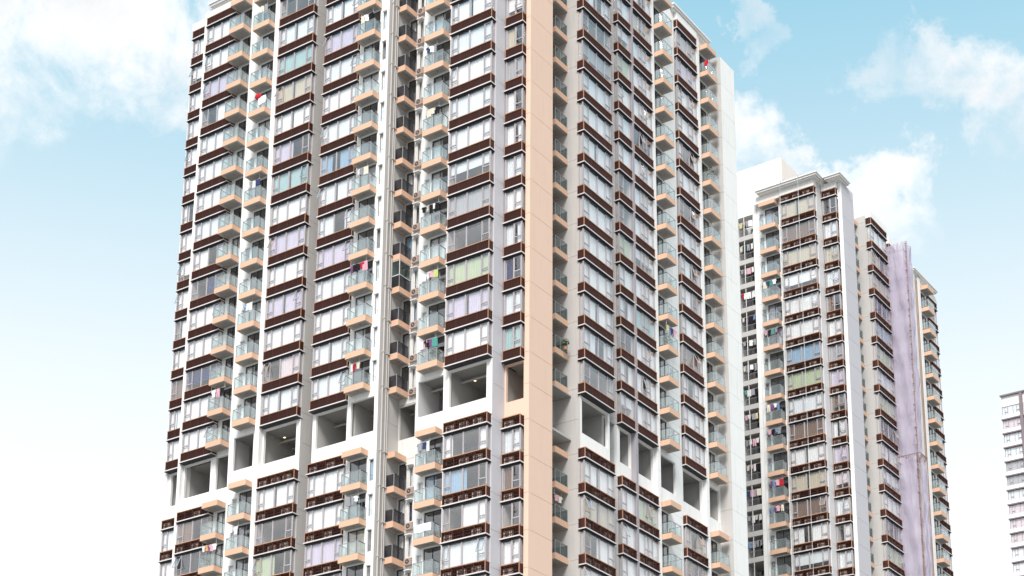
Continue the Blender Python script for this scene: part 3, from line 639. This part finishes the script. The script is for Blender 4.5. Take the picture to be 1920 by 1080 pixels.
# front strip of the refuge ceiling and floor, module by module
for (x0, x1, y0, y1) in ((-100.2, -92.4, 101.2, 104), (-90.8, -83.8, 101.2, 104), (-79.7, -72.4, 101.0, 104), (-72.2, -70.3, 102.65, 104), (-71.2, -70.45, 110.5, 114.8)):
    A.block('refuge_slab', x0, x1, y0, y1, H0 - .12, H0 - .03, CONCC); A.block('refuge_slab', x0, x1, y0, y1, H0 - 3.95, H0 - 3.75, ROOFM)
A.cornice([(-107.5, -101.9, 102.25, 104.0), (-100.5, -91.9, 99.95, 103.0), (-91.3, -83.4, 99.95, 103.0), (-80.1, -71.6, 99.4, 103.2), (-71.59, -69.5, 101.05, 104.0), (-72.0, -69.3, 109.8, 115.1), (-72.0, -70.0, 116.7, 123.9), (-72.4, -70.35, 127.2, 134.6)])
A.done()

# ================================================================== second tower, the same plan 62.4 m behind
OX, OY = -0.28, 62.4
tB = thing('apartment_tower', 'farther apartment tower with lilac grey corner wall, standing right of the nearest tower', 'apartment building', (-90, 182, 0))
B = Tower(tB, OX, OY, -4, True)
build_shared(B, LILAC, WHITE, PALE)
# open utility balconies in the recess beside the window column
def utility():
    b = MB()
    b.box(0, 4.2, 0, .12, .02, .60, GREY); b.box(0, 4.2, .12, 3.1, .02, .28, SOFFIT2); b.box(2.05, 2.15, .13, 3.1, .28, 3.01, PALE); b.box(3.05, 3.12, .02, .1, .66, 3.01, FRAMEW)
    for i in range(24): b.box(.06 + i * .17, .075 + i * .17, .04, .055, .66, 1.3, RAIL)
    b.box(0, 4.2, .03, .07, 1.3, 1.34, RAIL); return b.mesh('utility_balcony')
ub = utility()
for k in B.ks():
    if k == TOPK: continue
    B.place('utility_balcony', ub, -84.5, 100.72, lev(k), 0)
B.place('utility_balcony', ub, -84.5, 100.72, H0 - 2.8, 0)
B.strip(STAIN, -84.5, -80.3, 103.8, 'L', [(2.4, 3.1, DZ0, DZ1), (3.4, 4.0, 1.1, 2.75)], kinds=[(2.4, 3.1, DZ0, DZ1, 'door'), (3.4, 4.0, 1.1, 2.75, 'window')], solid_refuge=True)
B.block('parapet', -84.5, -80.3, 100.75, 102.4, lev(TOPK) + .05, lev(TOPK) + 1.3, WHITE)
B.strip(WHITE, -80.3, -79.83, 100.85, 'L', thick=3.0, zt=1.4, solid_refuge=True)
B.strip(WHITE, -110.7, -84.5, 100.9, 'L', zt=1.6, solid_refuge=True)
B.strip(WHITE, 101.1, 137, -110.7, 'l', zt=1.6, solid_refuge=True)
B.strip(PALE, 114.8, 117.0, -73, 'R', zt=1.6, solid_refuge=True)
B.strip(PALE, -73, -71.0, 116.98, 'L', zt=1.6, solid_refuge=True)
B.bay(116.95, 119.3, -70.43, True, SEC_J, 'l', d=.57)
B.strip(PIERM, 119.3, 119.62, -70.5, 'R', thick=.7, zt=1.6, solid_refuge=True)
B.bay(119.62, 123.1, -70.43, True, SEC_K, '', d=.57)
B.strip(STAIN, 123.1, 126.9, -71.3, 'R', [(2.3, 3.0, 1.0, 2.7)], thick=.4, zt=1.6, solid_refuge=True, kinds=[(2.3, 3.0, 1.0, 2.7, 'window')])
B.strip(STAIN, 126.9, 127.85, -71.5, 'R', [(.2, .75, 1.2, 2.7)], thick=.4, zt=1.7, solid_refuge=True, kinds=[(.2, .75, 1.2, 2.7, 'window')])
B.strip(WHITE, 127.85, 128.6, -71.3, 'R', thick=.6, zt=1.7, solid_refuge=True)
for yy in (127.0, 127.25, 127.78):
    b = MB(); b.tube((0, 0, 0), (0, 0, lev(TOPK) + 1 - (H0 - 12)), .06, BAMBOO, 6); B.place('drain_pipe', b.mesh('drain_pipe'), -71.4, yy, H0 - 12, 0)
B.strip(WHITE, 128.6, 131.1, -71.55, 'R', [(.3, 2.1, DZ0, DZ1)], zt=1.7, kinds=[(.3, 2.1, DZ0, DZ1, 'door')], solid_refuge=True)
B.balcony(128.9, 130.95, -70.46, 1.08, True, BGLASS)
B.bay(131.1, 135.0, -71.55, True, SEC_L, '', d=.5)
f_ = B.front
B.block('core', -110.4, -74.2, 107.2, 138.0, H0 - .02, lev(TOPK) + 1.3, ROOFM); B.block('core', -110.4, -74.2, 107.2, 138.0, 20, H0 - 4.0, ROOFM)
B.block('core', -100, -80, 113, 132, H0 - 4.0, H0 - .02, GREY)
B.block('roof', -110.5, -72.2, 103.4, 134.9, lev(TOPK) + 1.0, lev(TOPK) + 1.25, ROOFM)
B.block('base', -110.6, -72.2, 101.3, 134.9, 0, lev(-4) - .2, WHITE)
refuge_void(B, -110.4, -72.3, 104.0, 134.5, [(-80.0, -79.8, 101.1, 108), (-77.1, -76.65, 101.1, 108), (-110.3, -75, 107.6, 107.8), (-76, -71, 114.6, 114.9)])
B.cornice([(-79.3, -71.6, 99.4, 103.2), (-71.59, -69.5, 101.05, 104.0), (-72.9, -71.0, 126.2, 134.0)])
# plant room on the roof
b = MB(); b.box(0, 16, 0, 9, 0, 9.4, BEIGE)
for i in range(29):
    x = .28 + i * .54; b.box(x, x + .50, -.03, 0, .1, 4.6, BEIGE); b.box(x, x + .50, -.03, 0, 4.65, 9.3, BEIGE)
for i in range(16):
    y = .1 + i * .55; b.box(16, 16.03, y, y + .51, .1, 9.3, BEIGE)
pr = add('plant_room', b.mesh('plant_room'), tB, B.P(-95.6, 107.4, lev(TOPK) + 1.25))
q = MB(); q.box(0, .7, -.06, 0, 0, .35, DARK); add('vent_grille', q.mesh('vent_grille'), pr, (9.6, -.02, 1.0))
B.done()

# ================================================================== third tower at the right edge
tC = thing('apartment_tower', 'pale white tower with thin dark ledges, cut off at the right edge', 'apartment building', (-92, 330, 0))
cx0, cy0, ctop = -104.65, 320.0, 148.1 + CAMZ
def C_(name, b, x, z, parent=tC): return add(name, b.mesh(name), parent, Vector((cx0 + x, cy0, z)) - tC.location)
b = MB(); b.box(0, 24, .25, 24, 0, ctop, WHITE); C_('wall', b, 0, 0)
b = MB(); b.box(-.15, 24, -.2, .24, 0, .3, MAUVE); C_('cornice', b, 0, ctop - .3)
b = MB(); b.box(0, .55, -.25, .24, 0, ctop - .4, MAUVE); C_('pilaster', b, 3.75, 0)
led = MB(); led.box(-.1, 3.7, -.22, .24, -.24, 0, MAUVE); led.box(-.1, 3.7, -.25, -.2, -.02, .05, LEDGE); ledm = led.mesh('ledge')
led2 = MB(); led2.box(4.35, 14, -.22, .24, -.24, 0, MAUVE); led2m = led2.mesh('ledge')
wf = MB(); wf.box(0, 3.55, .06, .2, 0, .07, FRAME); wf.box(0, 3.55, .06, .2, 1.78, 1.85, FRAME)
for x in (0, .55, 1.1, 2.2, 2.9, 3.48): wf.box(x, x + .07, .06, .2, .07, 1.78, FRAME)
for x in (.62, 2.97): wf.box(x, x + .48, .07, .19, .6, .66, FRAME)
wfm = wf.mesh('window'); pmC = pane_mesh(1.03, 1.7, False); cmC = curtain_mesh(.1, 3.45, .07, 1.78)
sp_ = MB(); sp_.box(0, 3.62, .02, .24, 0, .80, WHITE); spm = sp_.mesh('spandrel_panel')
for i in range(26):
    z = ctop - 5.2 - i * 3.0
    add('ledge', ledm, tC, Vector((cx0, cy0, z)) - tC.location); add('ledge', led2m, tC, Vector((cx0, cy0, z)) - tC.location); add('spandrel_panel', spm, tC, Vector((cx0 + .04, cy0, z + .06)) - tC.location)
    for off in (.06, 4.5):
        wo = add('window', wfm, tC, Vector((cx0 + off, cy0, z + .86)) - tC.location)
        add('curtain', cmC, wo, (0, .21, 0), 0, CURT[random.choice(('white', 'cool', 'grey', 'cool', 'grey', 'pink'))])
        for j in range(3): add('pane', pmC, wo, (.6 + j * 1.11, .13, 1.78))

# ================================================================== scaffold wrapped in netting on the second tower
sx0, sx1, sy0, sy1 = -70.55, -68.0, 177.45, 179.2
sz0, sz1 = H0 - 12, H0 + 44.3
sc_ = thing('scaffold', 'bamboo scaffold wrapped in pale lilac netting on the farther tower', 'scaffold', ((sx0 + sx1) / 2, (sy0 + sy1) / 2, sz0))
def net_face(p0, p1, z0, z1, flare0, flare1, n, m, seed):
    rr = random.Random(seed); b = MB(); k0 = 0; p0, p1 = Vector(p0), Vector(p1); nrm = Vector((p1.y - p0.y, -(p1.x - p0.x), 0)).normalized()
    for j in range(m + 1):
        t = j / m; fl = flare0 + (flare1 - flare0) * t
        for i in range(n + 1):
            s = i / n; wob = .13 * math.sin(s * 9 + t * m * .45 + seed) + .09 * rr.uniform(-1, 1) + .12 * math.sin(t * m * 1.65 + seed)
            if i in (0, n): wob *= .3
            p = p0.lerp(p1, s) + nrm * (fl + wob); b.v.append((p.x, p.y, z0 + (z1 - z0) * t + (.25 * rr.uniform(-1, 1) if j == m else 0)))
    for j in range(m):
        for i in range(n):
            a = j * (n + 1) + i; b.f.append((a, a + 1, a + n + 2, a + n + 1)); b.m.append(b.mi(NET))
    return b.mesh('net', True)
def sc_add(name, me, par=None): return add(name, me, par or sc_, -sc_.location if par is None else (0, 0, 0))
zsplit = lamp = None
d = ray(1716, 855); zsplit = d.z * (178 / d.y) + CAMZ
segs = [(zsplit - .6, sz1, 0.0, 0.0), (sz0, zsplit - .3, .12, .42)]
for si, (z0, z1, f0, f1) in enumerate(segs):
    m = int((z1 - z0) / .9)
    n1_ = sc_add('net', net_face((sx0, sy0, 0), (sx1, sy0, 0), z0, z1, f0, f1, 10, m, 3 + si)); n2_ = sc_add('net', net_face((sx1, sy0, 0), (sx1, sy1, 0), z0, z1, f0, f1, 8, m, 8 + si)); n3_ = sc_add('net', net_face((sx1, sy1, 0), (sx0, sy1, 0), z0, z1, f0, f1, 8, m, 5 + si))
def pole(p, q, r=.055): b = MB(); b.tube(p, q, r, BAMBOO, 6); sc_add('bamboo_pole', b.mesh('bamboo_pole'))
for (x, y) in ((sx0 + .3, sy0 + .5), (sx0 + 1.4, sy0 + .5), (sx1 - .5, sy0 + .5), (sx1 - .5, sy1 - .5), (sx1 + .13, sy0 - .13)): pole((x, y, sz0), (x, y, sz1 + random.uniform(-.6, .5)), .04)
z = sz0 + .5
while z < sz1:
    pole((sx0 + .1, sy0 + .45, z), (sx1 - .3, sy0 + .45, z + random.uniform(-.05, .05)), .045); pole((sx1 - .45, sy0 + .3, z + .1), (sx1 - .45, sy1 - .3, z + .1), .045); z += 1.9
# pole ends and lashings along the outer corner
z = sz0
while z < sz1 - .3:
    b = MB(); b.tube((sx1 - .02, sy0 - .17, z), (sx1 + random.uniform(.08, .2), sy0 - .14, z + random.uniform(-.12, .12)), random.uniform(.05, .09), BAMBOO, 6); sc_add('lashing', b.mesh('lashing')); z += random.uniform(.5, 1.5)
# catch platform with splayed poles
for i in range(11):
    x = sx0 + (sx1 - sx0) * i / 10; pole((x, sy0 - .05, zsplit - .9), (x + .1, sy0 - .5, zsplit - .1), .04)
for i in range(8):
    y = sy0 + (sy1 - sy0) * i / 7; pole((sx1 + .05, y, zsplit - .9), (sx1 + .5, y, zsplit - .1), .04)
pole((sx0, sy0 - .5, zsplit - .12), (sx1 + .5, sy0 - .5, zsplit - .12), .04); pole((sx1 + .5, sy0 - .5, zsplit - .12), (sx1 + .5, sy1, zsplit - .12), .04)

# ropes hanging down the second tower
for i, (px, lab) in enumerate(((1462, 'thin pale rope hanging down left part of the farther tower window column'), (1495, 'thin pale rope hanging down right part of the farther tower window column'))):
    yy = 161.6; d = ray(px, 345 - i * 22); t = yy / d.y; x = d.x * t
    b = MB(); b.tube((0, 0, -50), (0, 0, 0), .022, ROPE, 5); b.tube((0, 0, 0), (-.15, 1.6, 1.2), .04, FRAME, 5)
    tag(add('rope', b.mesh('rope'), None, (x, yy, lev(TOPK) + 2.0)), lab, 'rope', 'ropes on the farther tower')

# ================================================================== laundry and plants on balconies
LC = {n: cloth('garment_' + n, c, .15) for n, c in dict(white=(.85, .85, .86), black=(.025, .025, .03), red=(.55, .04, .06), pink=(.72, .42, .50), purple=(.20, .10, .22), navy=(.05, .07, .17), teal=(.10, .34, .30),
      yellow=(.66, .60, .32), orange=(.66, .36, .16), blue=(.22, .34, .55), grey=(.35, .35, .38), lime=(.55, .62, .22), cream=(.8, .74, .62)).items()}
def garment(kind, mat):
    def f():
        b = MB(); n = 6
        if kind == 'shirt': out = [(-.24, 0), (.24, 0), (.36, -.22), (.27, -.30), (.21, -.2), (.21, -.72), (-.21, -.70), (-.21, -.2), (-.27, -.3), (-.36, -.22)]
        elif kind == 'trousers': out = [(-.18, 0), (.18, 0), (.21, -.95), (.05, -.97), (0, -.35), (-.05, -.97), (-.21, -.95)]
        else: out = [(-.28, 0), (.28, 0), (.29, -.85), (.1, -.88), (-.1, -.84), (-.27, -.88)]
        for y in (-.02, .02):
            i = len(b.v); b.v += [(x, y + .03 * math.sin(x * 14 + z * 3), z) for x, z in out]; b.f.append(tuple(range(i, i + len(out)))); b.m.append(b.mi(LC['white']))
        m = len(out)
        for j in range(m): b.f.append((j, (j + 1) % m, m + (j + 1) % m, m + j)); b.m.append(0)
        return b.mesh('garment')
    return cached(('garm', kind), f)
def laundry(T, x, y, k, right, items, label, dz=2.75, span=1.6):
    p = Vector((x + T.ox, y + T.oy, lev(k) + dz)); rot = math.pi / 2 if right else 0
    b = MB(); b.tube((-.1, 0, 0), (span + .1, 0, 0), .018, FRAMEW, 6); b.tube((0, 0, 0), (0, 0, .42), .012, FRAMEW, 4); b.tube((span, 0, 0), (span, 0, .42), .012, FRAMEW, 4)
    o = add('clothes_line', b.mesh('clothes_line'), None, p, rot); tag(o, label, 'laundry', 'laundry on the balconies')
    for i, (kd, c) in enumerate(items):
        g_ = add('garment', garment(kd, None), o, ((i + .5) * span / len(items) + random.uniform(-.06, .06), 0, -.02), random.uniform(-.5, .5), LC[c]); q_ = random.uniform(.62, .95); g_.scale = (q_, q_, q_)
T1, T2, T3 = 'shirt', 'trousers', 'towel'
laundry(A, -86.45, 100.15, 3, False, [(T2, 'purple'), (T3, 'black'), (T1, 'black'), (T1, 'red'), (T3, 'pink')], 'purple, black, red and pink clothes hung under an upper balcony of the nearest tower')
laundry(A, -79.0, 100.15, 4, False, [(T1, 'black'), (T1, 'cream'), (T2, 'black'), (T1, 'white'), (T2, 'black')], 'row of small black and white clothes on a nearest tower balcony')
laundry(A, -79.0, 100.2, 2, False, [(T1, 'white'), (T1, 'white'), (T1, 'pink'), (T3, 'lime')], 'white clothes and a yellow green towel on a nearest tower balcony')
laundry(A, -79.0, 100.15, 0, False, [(T1, 'white'), (T1, 'pink'), (T1, 'black'), (T1, 'purple'), (T3, 'teal')], 'mixed clothes with a green towel just above the open storey')
laundry(A, -104.0, 102.2, -3, False, [(T1, 'white'), (T1, 'orange'), (T1, 'purple'), (T1, 'pink'), (T1, 'white')], 'orange, purple and white clothes on the lowest left balcony of the nearest tower')
laundry(A, -104.0, 102.2, 1, False, [(T1, 'white'), (T2, 'pink'), (T2, 'black')], 'pink and black clothes on a far left balcony above the open storey')
laundry(A, -69.95, 123.9, 3, True, [(T1, 'yellow'), (T1, 'blue'), (T2, 'navy'), (T1, 'pink')], 'yellow, blue and pink clothes on a right hand balcony of the nearest tower')
laundry(A, -98.85, 100.1, -3, False, [(T1, 'white'), (T1, 'white')], 'two white shirts on a low left balcony of the nearest tower', span=1.0)
laundry(A, -71.75, 108.6, -3, True, [(T1, 'pink'), (T1, 'cream')], 'pink top hung in the recess beside the peach wall', span=1.0)
COLS = (('second', -98.85, 100.1), ('third', -86.45, 100.15), ('fifth', -79.0, 100.15))
more = ((0, 13, ('white', 'cream', 'grey')), (0, 7, ('grey', 'white', 'navy')), (0, 3, ('blue', 'white', 'white')), (1, 11, ('cream', 'white', 'black')), (1, 6, ('white', 'grey', 'cream')), (1, 0, ('white', 'red', 'cream')),
        (1, -3, ('grey', 'grey', 'white')), (2, 9, ('navy', 'white', 'grey')), (2, 7, ('cream', 'cream', 'black')), (2, -2, ('grey', 'navy', 'white')))
for ci, k, cs in more:
    nm, x_, y_ = COLS[ci]; laundry(A, x_ + random.uniform(0, .3), y_ + .1, k, False, [(random.choice((T1, T1, T2, T3)), c) for c in cs], '%s, %s and %s clothes on %s balcony column of the nearest tower' % (*cs, nm), span=random.uniform(.9, 1.4))
cm_ = ['white', 'black', 'pink', 'purple', 'navy', 'teal', 'yellow', 'grey', 'red', 'cream', 'blue']
rl = random.Random(5)
for n_, k in enumerate((11, 9, 6, 5, 3, 2)):
    cs = rl.sample(cm_, 4); laundry(B, -79.0, 100.2, k, False, [(rl.choice((T1, T2, T3)), c) for c in cs], ('%s, %s and %s clothes hung on an orange balcony of the farther tower' % tuple(cs[:3])))
ORD = 'first second third fourth fifth sixth seventh eighth ninth tenth eleventh twelfth thirteenth fourteenth'.split()
for n_, k in enumerate(range(14, 0, -1)):
    cs = rl.sample(cm_, 4); laundry(B, -82.2, 101.0, k, False, [(rl.choice((T1, T2, T3)), rl.choice(('white', c, 'grey'))) if i else (T1, c) for i, c in enumerate(cs)], '%s and pale clothes on the %s utility balcony from the roof of the farther tower' % (cs[0], ORD[n_]), dz=2.55, span=1.8)
# red cushion and white bedding over a rail, a red cloth, potted plants
def lump(name, mat, sx, sy, sz, seed, n=12):
    rr = random.Random(seed); b = MB()
    for j in range(n + 1):
        th = math.pi * j / n
        for i in range(2 * n):
            ph = math.pi * i / n; q = 1 + .10 * math.sin(3 * ph + seed) * math.sin(th) + rr.uniform(-.04, .04)
            b.v.append((sx * q * math.sin(th) * math.cos(ph), sy * q * math.sin(th) * math.sin(ph), sz * q * math.cos(th)))
    for j in range(n):
        for i in range(2 * n):
            a, c = j * 2 * n + i, j * 2 * n + (i + 1) % (2 * n); b.f.append((a, c, c + 2 * n, a + 2 * n)); b.m.append(b.mi(mat))
    return b.mesh(name, True)
tag(add('cushion', lump('cushion', LC['red'], .36, .18, .30, 2), None, (-97.85, 99.86, lev(10) + 1.95)), 'red cushion on the rail of an upper left balcony', 'cushion')
def drape(w, h1, h2, mat, name):
    b = MB(); n = 14
    prof = [(-.06, -h1), (-.07, -h1 * .5), (-.06, .0), (0, .05), (.06, 0), (.07, -h2 * .5), (.06, -h2)]
    for s_ in (0, .02):
        for i in range(n + 1):
            x = -w / 2 + w * i / n
            for y, z in prof: b.v.append((x, y * (1 + .35 * math.sin(x * 13)) + s_ * (1 if y >= 0 else -1), z + .03 * math.sin(x * 7) * (1 if z < -.1 else 0)))
    m = len(prof)
    for i in range(n):
        for j in range(m - 1): a = i * m + j; b.f.append((a, a + m, a + m + 1, a + 1)); b.m.append(b.mi(mat))
    return b.mesh(name, True)
tag(add('bedding', drape(.85, .75, .5, LC['white'], 'bedding'), None, (-97.35, 99.89, lev(10) + 1.8)), 'white bedding beside the red cushion on an upper left balcony', 'bedding')
tag(add('bedding', drape(1.6, .62, .4, LC['white'], 'bedding'), None, (-78.15, 100.0, lev(-4) + 1.8)), 'white sheet draped over a lower balcony rail below the open storey', 'bedding')
tag(add('towel', drape(.34, .6, .4, LC['red'], 'towel'), None, (-70.05, 132.86, lev(14) + 1.8)), 'red towel on the topmost right balcony of the nearest tower', 'towel')
def plant(x, y, z, lab, seed, s=1.0):
    rr = random.Random(seed); o = thing('potted_plant', lab, 'plant', (x, y, z), 'potted plants on balconies')
    b = MB(); n = 10
    for (z0, r0, z1, r1) in ((0, .13, .28, .19),):
        i = len(b.v); b.v += [(r0 * math.cos(6.283 * a / n), r0 * math.sin(6.283 * a / n), z0) for a in range(n)] + [(r1 * math.cos(6.283 * a / n), r1 * math.sin(6.283 * a / n), z1) for a in range(n)]
        for a in range(n): c = (a + 1) % n; b.f.append((i + a, i + c, i + n + c, i + n + a)); b.m.append(b.mi(COPPER))
        b.f.append(tuple(range(i + n, i + 2 * n))); b.m.append(0)
    add('pot', b.mesh('pot'), o); b = MB()
    for _ in range(150):
        d_ = Vector((rr.gauss(0, 1), rr.gauss(0, 1), rr.gauss(0, 1))).normalized() * rr.random() ** .4 * .45 * s; c = Vector((d_.x, d_.y, d_.z * 1.1 + .75 * s))
        u = Vector((rr.gauss(0, 1), rr.gauss(0, 1), rr.gauss(0, .6))).normalized() * .09; v = u.cross(Vector((rr.gauss(0, 1), rr.gauss(0, 1), 1))).normalized() * .035
        b.quad(tuple(c - u), tuple(c + v), tuple(c + u), tuple(c - v), LEAF)
    for _ in range(6): b.tube((0, 0, .25), (rr.uniform(-.25, .25), rr.uniform(-.25, .25), .8 * s), .012, LEAF, 4)
    add('foliage', b.mesh('foliage'), o)
plant(-70.1, 133.2, lev(10) + .7, 'leafy plant on a high balcony at the right end of the nearest tower', 1, 1.2)
plant(-70.1, 124.2, lev(3) + .7, 'green plant on a right hand balcony below the yellow shirt', 2)
plant(-71.2, 109.4, lev(1) + .7, 'dark plant on a balcony in the recess beside the peach wall', 3, .8)
plant(-103.6, 102.4, lev(-3) + .7, 'green plant on the lowest left balcony of the nearest tower', 4)
plant(-77.5, 100.3, lev(0) + .7, 'green plant on the balcony just above the open storey', 5)
